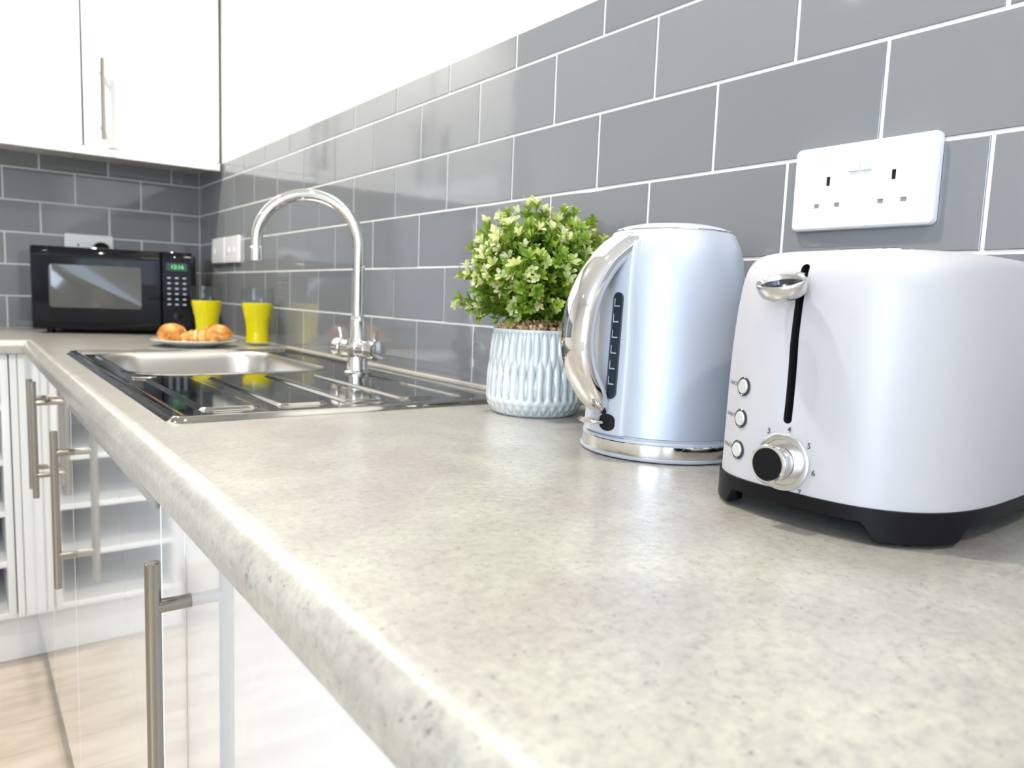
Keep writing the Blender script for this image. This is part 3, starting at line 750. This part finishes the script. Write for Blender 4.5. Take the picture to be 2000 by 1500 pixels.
for i in range(NH):
    p, tg, nr = handle_frame(i); wd, th = hw_th(i)
    nr = Vector((tg.y, -tg.x)); nr = -nr if nr.dot(Vector((p.x - .07, p.y - .125))) < 0 else nr
    ring = []
    for k in range(21):
        a = pi * k / 20; s, h_ = wd * cos(a), (sin(a) ** .7)
        q = p - nr * th * .62 * (1 - h_); ring.append(to3(q.x, q.y, s))
    for s in (-.86, .86):
        q = p - nr * th * .62; ring.append(to3(q.x, q.y, s * wd))
    rc.append(ring)
    ring = []
    for k in range(21):
        a = pi * k / 20; s, h_ = .97 * wd * cos(a), (sin(a) ** .6)
        q = p - nr * (th * .58 + th * .62 * h_); ring.append(to3(q.x, q.y, s))
    for s in (-.9, .9):
        q = p - nr * th * .58; ring.append(to3(q.x, q.y, s * wd))
    rl.append(ring)
loft(bmc, rc); loft(bml, rl)
hd = obj('handle', bmc, 'chrome', kt, smooth=True, angle=50); hd['label'] = 'mirror chrome handle'
obj('handle_grip', bml, 'kettle_plastic', hd, smooth=True, angle=50)
# thumb button on the shoulder of the handle
bm = bmesh.new(); rings = []
for i in range(7, 19):
    p = HC[i]; tg = (HC[i + 1] - HC[i - 1]).normalized(); nr = Vector((tg.y, -tg.x)); nr = -nr if nr.dot(Vector((p.x - .07, p.y - .125))) < 0 else nr
    t_ = (i - 7) / 11; wd = .0135 * (1 - .25 * t_) * (1 if 0 < i - 7 < 11 else .9); h_ = .0032 * sin(pi * min(1, max(0, .08 + t_ * .84))) ** .5
    rings.append([to3((p + nr * (h_ * (sin(pi * k / 12) ** .5) - .0015)).x, (p + nr * (h_ * (sin(pi * k / 12) ** .5) - .0015)).y, wd * cos(pi * k / 12)) for k in range(13)])
loft(bm, rings); obj('lid_button', bm, 'kettle_plastic', hd, smooth=True, angle=50)
# on switch under the handle, sticking out of a dark pocket
bm = bmesh.new(); loft(bm, [[polar(.0865 + o_, a * .9 + .16, z) for a, z in stadium(.0345, .0085, .125, .0060)] for o_ in (-.008, -.0002, .0003)]); obj('switch_pocket', bm, 'slot_black', kt)
bm = bmesh.new(); loft(bm, [[(KD + KS * .10) * (r) + KS * (w_ * cos(2 * pi * k / 24)) + Vector((0, 0, z + .0028 * sin(2 * pi * k / 24))) for k in range(24)] for r, w_, z in ((.082, .007, .034), (.090, .0085, .0345), (.098, .0145, .0365), (.107, .0150, .0375), (.110, .011, .0378))]); obj('switch', bm, 'chrome', kt, smooth=True, angle=60)
# spout on the far side
bm = bmesh.new(); rings = []
for t_, hw, out in ((0, .30, .0), (.35, .34, .004), (.7, .36, .010), (1, .34, .016)):
    z = .165 + .054 * t_; rings.append([polar(-(kr(z) - .002 + out * cos(pi / 2 * (i / 8 - 1)) ** 1.5 if abs(i / 8 - 1) < 1 else -1 * -(kr(z) - .002)) if False else -(kr(z) - .002 + out * max(0, cos(pi / 2 * (i / 8 - 1))) ** 1.2), (i / 8 - 1) * hw, z) for i in range(17)])
loft(bm, rings, False, False, False); obj('spout', bm, 'kettle_paint', kt, smooth=True, angle=60, recalc=False)

# ------------------------------------------------------------------ toaster
TC = Vector((-.131, -.194, Z0)); TA, TB, TN = .1285, .096, 3.0; TR = radians(1.5)
TP = [(.0235, 0), (.10, .0012), (.14, .0032), (.165, .0058), (.177, .0082), (.1845, .0115), (.1892, .0160), (.1920, .0220), (.1934, .0300), (.1942, .0450), (.1946, .0600)]
def tin(z):
    if z <= TP[0][0]: return 0
    for (a, ra), (b, rb) in zip(TP, TP[1:]):
        if z <= b: return ra + (rb - ra) * (z - a) / (b - a)
    return TP[-1][1]
def tring(z, ins, n_=160, wav=None):
    out = []
    for i in range(n_):
        t_ = 2 * pi * i / n_; c_, s_ = cos(t_), sin(t_)
        x = (TA - ins) * math.copysign(abs(c_) ** (2 / TN), c_); y = (TB - ins * .9) * math.copysign(abs(s_) ** (2 / TN), s_); out.append((x, y, z))
    return out
ts = thing('toaster', 'white two-slice toaster with a black base and round dial, nearest appliance', 'toaster', TC, TR)
PR = catmull([(z, i_) for z, i_ in TP], 5)
bm = bmesh.new(); loft(bm, [tring(.0228, .001)] + [tring(p.x, p.y) for p in PR]); body = obj('body', bm, ('toaster_paint', 'slot_black'), ts)
def face_x(y, z):
    i_ = tin(z); b = TB - i_ * .9; return -(TA - i_) * (max(0, 1 - abs(y / b) ** TN)) ** (1 / TN)
def face_n(y, z):
    e = .0008; du = Vector((face_x(y + e, z) - face_x(y - e, z), 2 * e, 0)); dv = Vector((face_x(y, z + e) - face_x(y, z - e), 0, 2 * e)); n_ = du.cross(dv).normalized(); return n_ if n_.x < 0 else -n_
# shallow thumb scoop then the lever slot (both cut out of the shell)
SLY = .0070
SC_Z, SC_H, SC_W = .108, .043, .0165
bm = bmesh.new(); xs_ = face_x(SLY, .10); bmesh.ops.create_uvsphere(bm, u_segments=64, v_segments=40, radius=1, matrix=Matrix.Translation((xs_ - .0165, SLY - .005, SC_Z)) @ Matrix.Diagonal((.0185, SC_W * 2.2, SC_H * 2.2, 1)))
me = bpy.data.meshes.new('c'); bm.to_mesh(me); bm.free(); me.materials.append(MT['toaster_paint']); cu = bpy.data.objects.new('c', me); C.objects.link(cu); cu.parent = ts
boolean(body, cu)
bm = bmesh.new(); prof_ = [(SLY + y * 1.0, z) for y, z in stadium(.1272, .0558, .0031, .0031)]
loft(bm, [[(x, y, z) for y, z in prof_] for x in (-.16, -.095)]); bmesh.ops.recalc_face_normals(bm, faces=bm.faces)
me = bpy.data.meshes.new('c'); bm.to_mesh(me); bm.free(); me.materials.append(MT['slot_black']); cu = bpy.data.objects.new('c', me); C.objects.link(cu); cu.parent = ts
boolean(body, cu)
body.data.polygons.foreach_set('use_smooth', [True] * len(body.data.polygons)); body.data.set_sharp_from_angle(angle=radians(28))
# top plate and bread slots
bm = bmesh.new(); rings = []
for s_, z in ((.80, .1940), (.80, .1962), (.785, .1972), (.3, .1975)):
    rings.append([(x * s_, y * s_ * .86, z) for x, y, _ in tring(0, .048, 96)])
loft(bm, rings); tp = obj('top_plate', bm, ('chrome',), ts, smooth=True, angle=40)
for s in (-1, 1):
    bm = bmesh.new(); bx(bm, -.055, s * .014 - .0085, .1968, .055, s * .014 + .0085, .1980); obj('bread_slot', bm, 'slot_black', tp)
# black base: skirt with arched cut-outs between corner feet
bm = bmesh.new(); n_ = 240
def skirt_z(t_):
    # angle around; low at the rounded corners, high in the middle of the sides
    c_, s_ = cos(t_), sin(t_); x = abs(c_) ** (2 / TN); y = abs(s_) ** (2 / TN)
    cornerness = min(x, y)   # 0 mid side .. ~.8 at corner
    return .0140 - .0115 * smooth(.50, .60, cornerness)
def sk(z_f, ins):
    out = []
    for i in range(n_):
        t_ = 2 * pi * i / n_; c_, s_ = cos(t_), sin(t_)
        x = (TA + .0015 - ins) * math.copysign(abs(c_) ** (2 / TN), c_); y = (TB + .0015 - ins) * math.copysign(abs(s_) ** (2 / TN), s_); out.append((x, y, z_f(t_) if callable(z_f) else z_f))
    return out
loft(bm, [sk(.0235, .004), sk(.0245, .0012), sk(.0240, 0), sk(lambda t_: skirt_z(t_) + .001, 0), sk(skirt_z, .0012), sk(skirt_z, .004), sk(.016, .0045)], True, True, True)
bs = obj('base', bm, 'black_plastic', ts, smooth=True, angle=40, recalc=False)
for sx in (-1, 1):
    for sy in (-1, 1):
        bm = bmesh.new(); lathe(bm, [(.005, .0003), (.0065, .001), (.0065, .008)], 20, sx * .098, sy * .066); obj('foot', bm, 'black_plastic', bs, smooth=True)
# lever
LZ = .1668; lx = face_x(SLY, LZ)
bm = bmesh.new(); bx(bm, lx - .007, SLY - .0016, LZ - .004, lx + .012, SLY + .0016, LZ + .010, .0008); lv = obj('lever', bm, 'satin_chrome', ts, smooth=True)
bm = bmesh.new(); cyl = SLY + .0050; cxl = lx - .0165; ct, st_ = cos(radians(24)), sin(radians(24))
rings = []
for r, z in ((.0070, -.0085), (.0120, -.0080), (.0152, -.0060), (.0170, -.0025), (.0176, .0015), (.0176, .0036), (.0168, .0042), (.0160, .0036), (.0152, .0005), (.0125, -.0030), (.004, -.0042), (0, 0)):
    if r == 0: break
    ring = []
    for k in range(44):
        px_, py_ = r * .76 * cos(2 * pi * k / 44), r * 1.02 * sin(2 * pi * k / 44)
        ring.append((cxl + px_ * ct - z * st_, cyl + py_, LZ + px_ * st_ + z * ct))
    rings.append(ring)
loft(bm, rings); o = obj('lever_cup', bm, 'satin_chrome', lv, smooth=True, angle=60)
bm = bmesh.new(); rings = []
for r, z in ((.0149, .0010), (.0126, -.0022), (.0080, -.0034), (.002, -.0036)):
    rings.append([(cxl + r * .76 * cos(2 * pi * k / 44) * ct - z * st_, cyl + r * 1.02 * sin(2 * pi * k / 44), LZ + r * .76 * cos(2 * pi * k / 44) * st_ + z * ct) for k in range(44)])
loft(bm, rings, True, False, True); o2 = obj('cup_dark_reflection', bm, 'dark_chrome', lv, smooth=True)  # dark dish added in place of the dark reflection inside the chrome cup
# buttons and dial
def on_face(y, z, out=0):
    n_ = face_n(y, z); return Vector((face_x(y, z), y, z)) + n_ * out, n_
def disc(y, z, prof_, name, mats, parent, n_=40, lat=None):
    p, nr = on_face(y, z); u_ = Vector((0, 1, 0)); u_ = (u_ - nr * u_.dot(nr)).normalized(); v_ = nr.cross(u_)
    bm = bmesh.new(); loft(bm, [[p + nr * h_ + u_ * r * cos(2 * pi * k / n_) + v_ * r * sin(2 * pi * k / n_) for k in range(n_)] for r, h_ in prof_]); return obj(name, bm, mats, parent, smooth=True, angle=40)
BT = [(.0475, .0929, 'CANCEL'), (.0480, .0688, 'REHEAT'), (.0486, .0449, 'DEFROST')]
def wrap_text(s, y, z, size, name, m_, bold=0, parent=ts):
    me = text_mesh(s, size, bold)
    for v in me.vertices:
        yy, zz_ = y - v.co.x, z + v.co.y; q, _ = on_face(yy, zz_, .00025); v.co = q
    return link(name, me, parent, (m_,))
for y, z, s in BT:
    disc(y, z, [(.0072, -.002), (.0072, .0006), (.0066, .0010), (.0058, .0004)], 'button_ring', 'dark_chrome', ts)
    disc(y, z, [(.0054, -.001), (.0054, .0012), (.0048, .0018)], 'button', 'button_face', ts)
    wrap_text(s, y + .0140, z + .001, .0040, 'lettering', 'ink')
DY, DZc = .0076, .0440
dl = disc(DY, DZc, [(.0205, -.003), (.0205, .0008), (.0198, .0014), (.0165, .0016), (.0160, .0006), (.0130, .0006)], 'dial', 'satin_chrome', ts, 64)
kn = disc(DY, DZc, [(.0128, .0004), (.0126, .0160), (.0135, .0165), (.0138, .0180), (.0130, .0192), (.0116, .0188), (.0114, .0178)], 'knob', 'chrome', dl, 64)
o = disc(DY, DZc, [(.0114, .0170), (.0113, .0182), (.001, .0184)], 'knob_cap', 'black_gloss', kn, 48); 
for a, s in ((208, '1'), (32 + 90, '3'), (82, '4'), (38, '5'), (-8, '6'), (-52, '7')):
    wrap_text(s, DY - .0240 * cos(radians(a)), DZc + .0238 * sin(radians(a)), .0057, 'numeral', 'ink', .00008)

# ------------------------------------------------------------------ ceiling lights
LN = ['downlight in the ceiling above the corner with the microwave', 'downlight in the ceiling above the kettle', 'downlight in the ceiling behind the toaster end of the worktop', 'downlight in the middle of the ceiling, away from the back corner', 'downlight in the ceiling nearest the large left window']
for (lx_, ly_), ln_ in zip(LAMPS, LN):
    t_ = thing('ceiling_light', ln_, 'lamp', (lx_, ly_, ZC), 0, 'ceiling downlights')
    bm = bmesh.new(); lathe(bm, [(.034, -.0005), (.046, -.0005), (.044, -.004), (.036, -.005), (.034, -.0015)], 40, 0, 0, False, False); obj('rim', bm, 'chrome', t_, smooth=True)
    bm = bmesh.new(); lathe(bm, [(.034, -.001), (.033, -.0015)], 32); obj('lamp_face', bm, 'lamp_glow', t_)
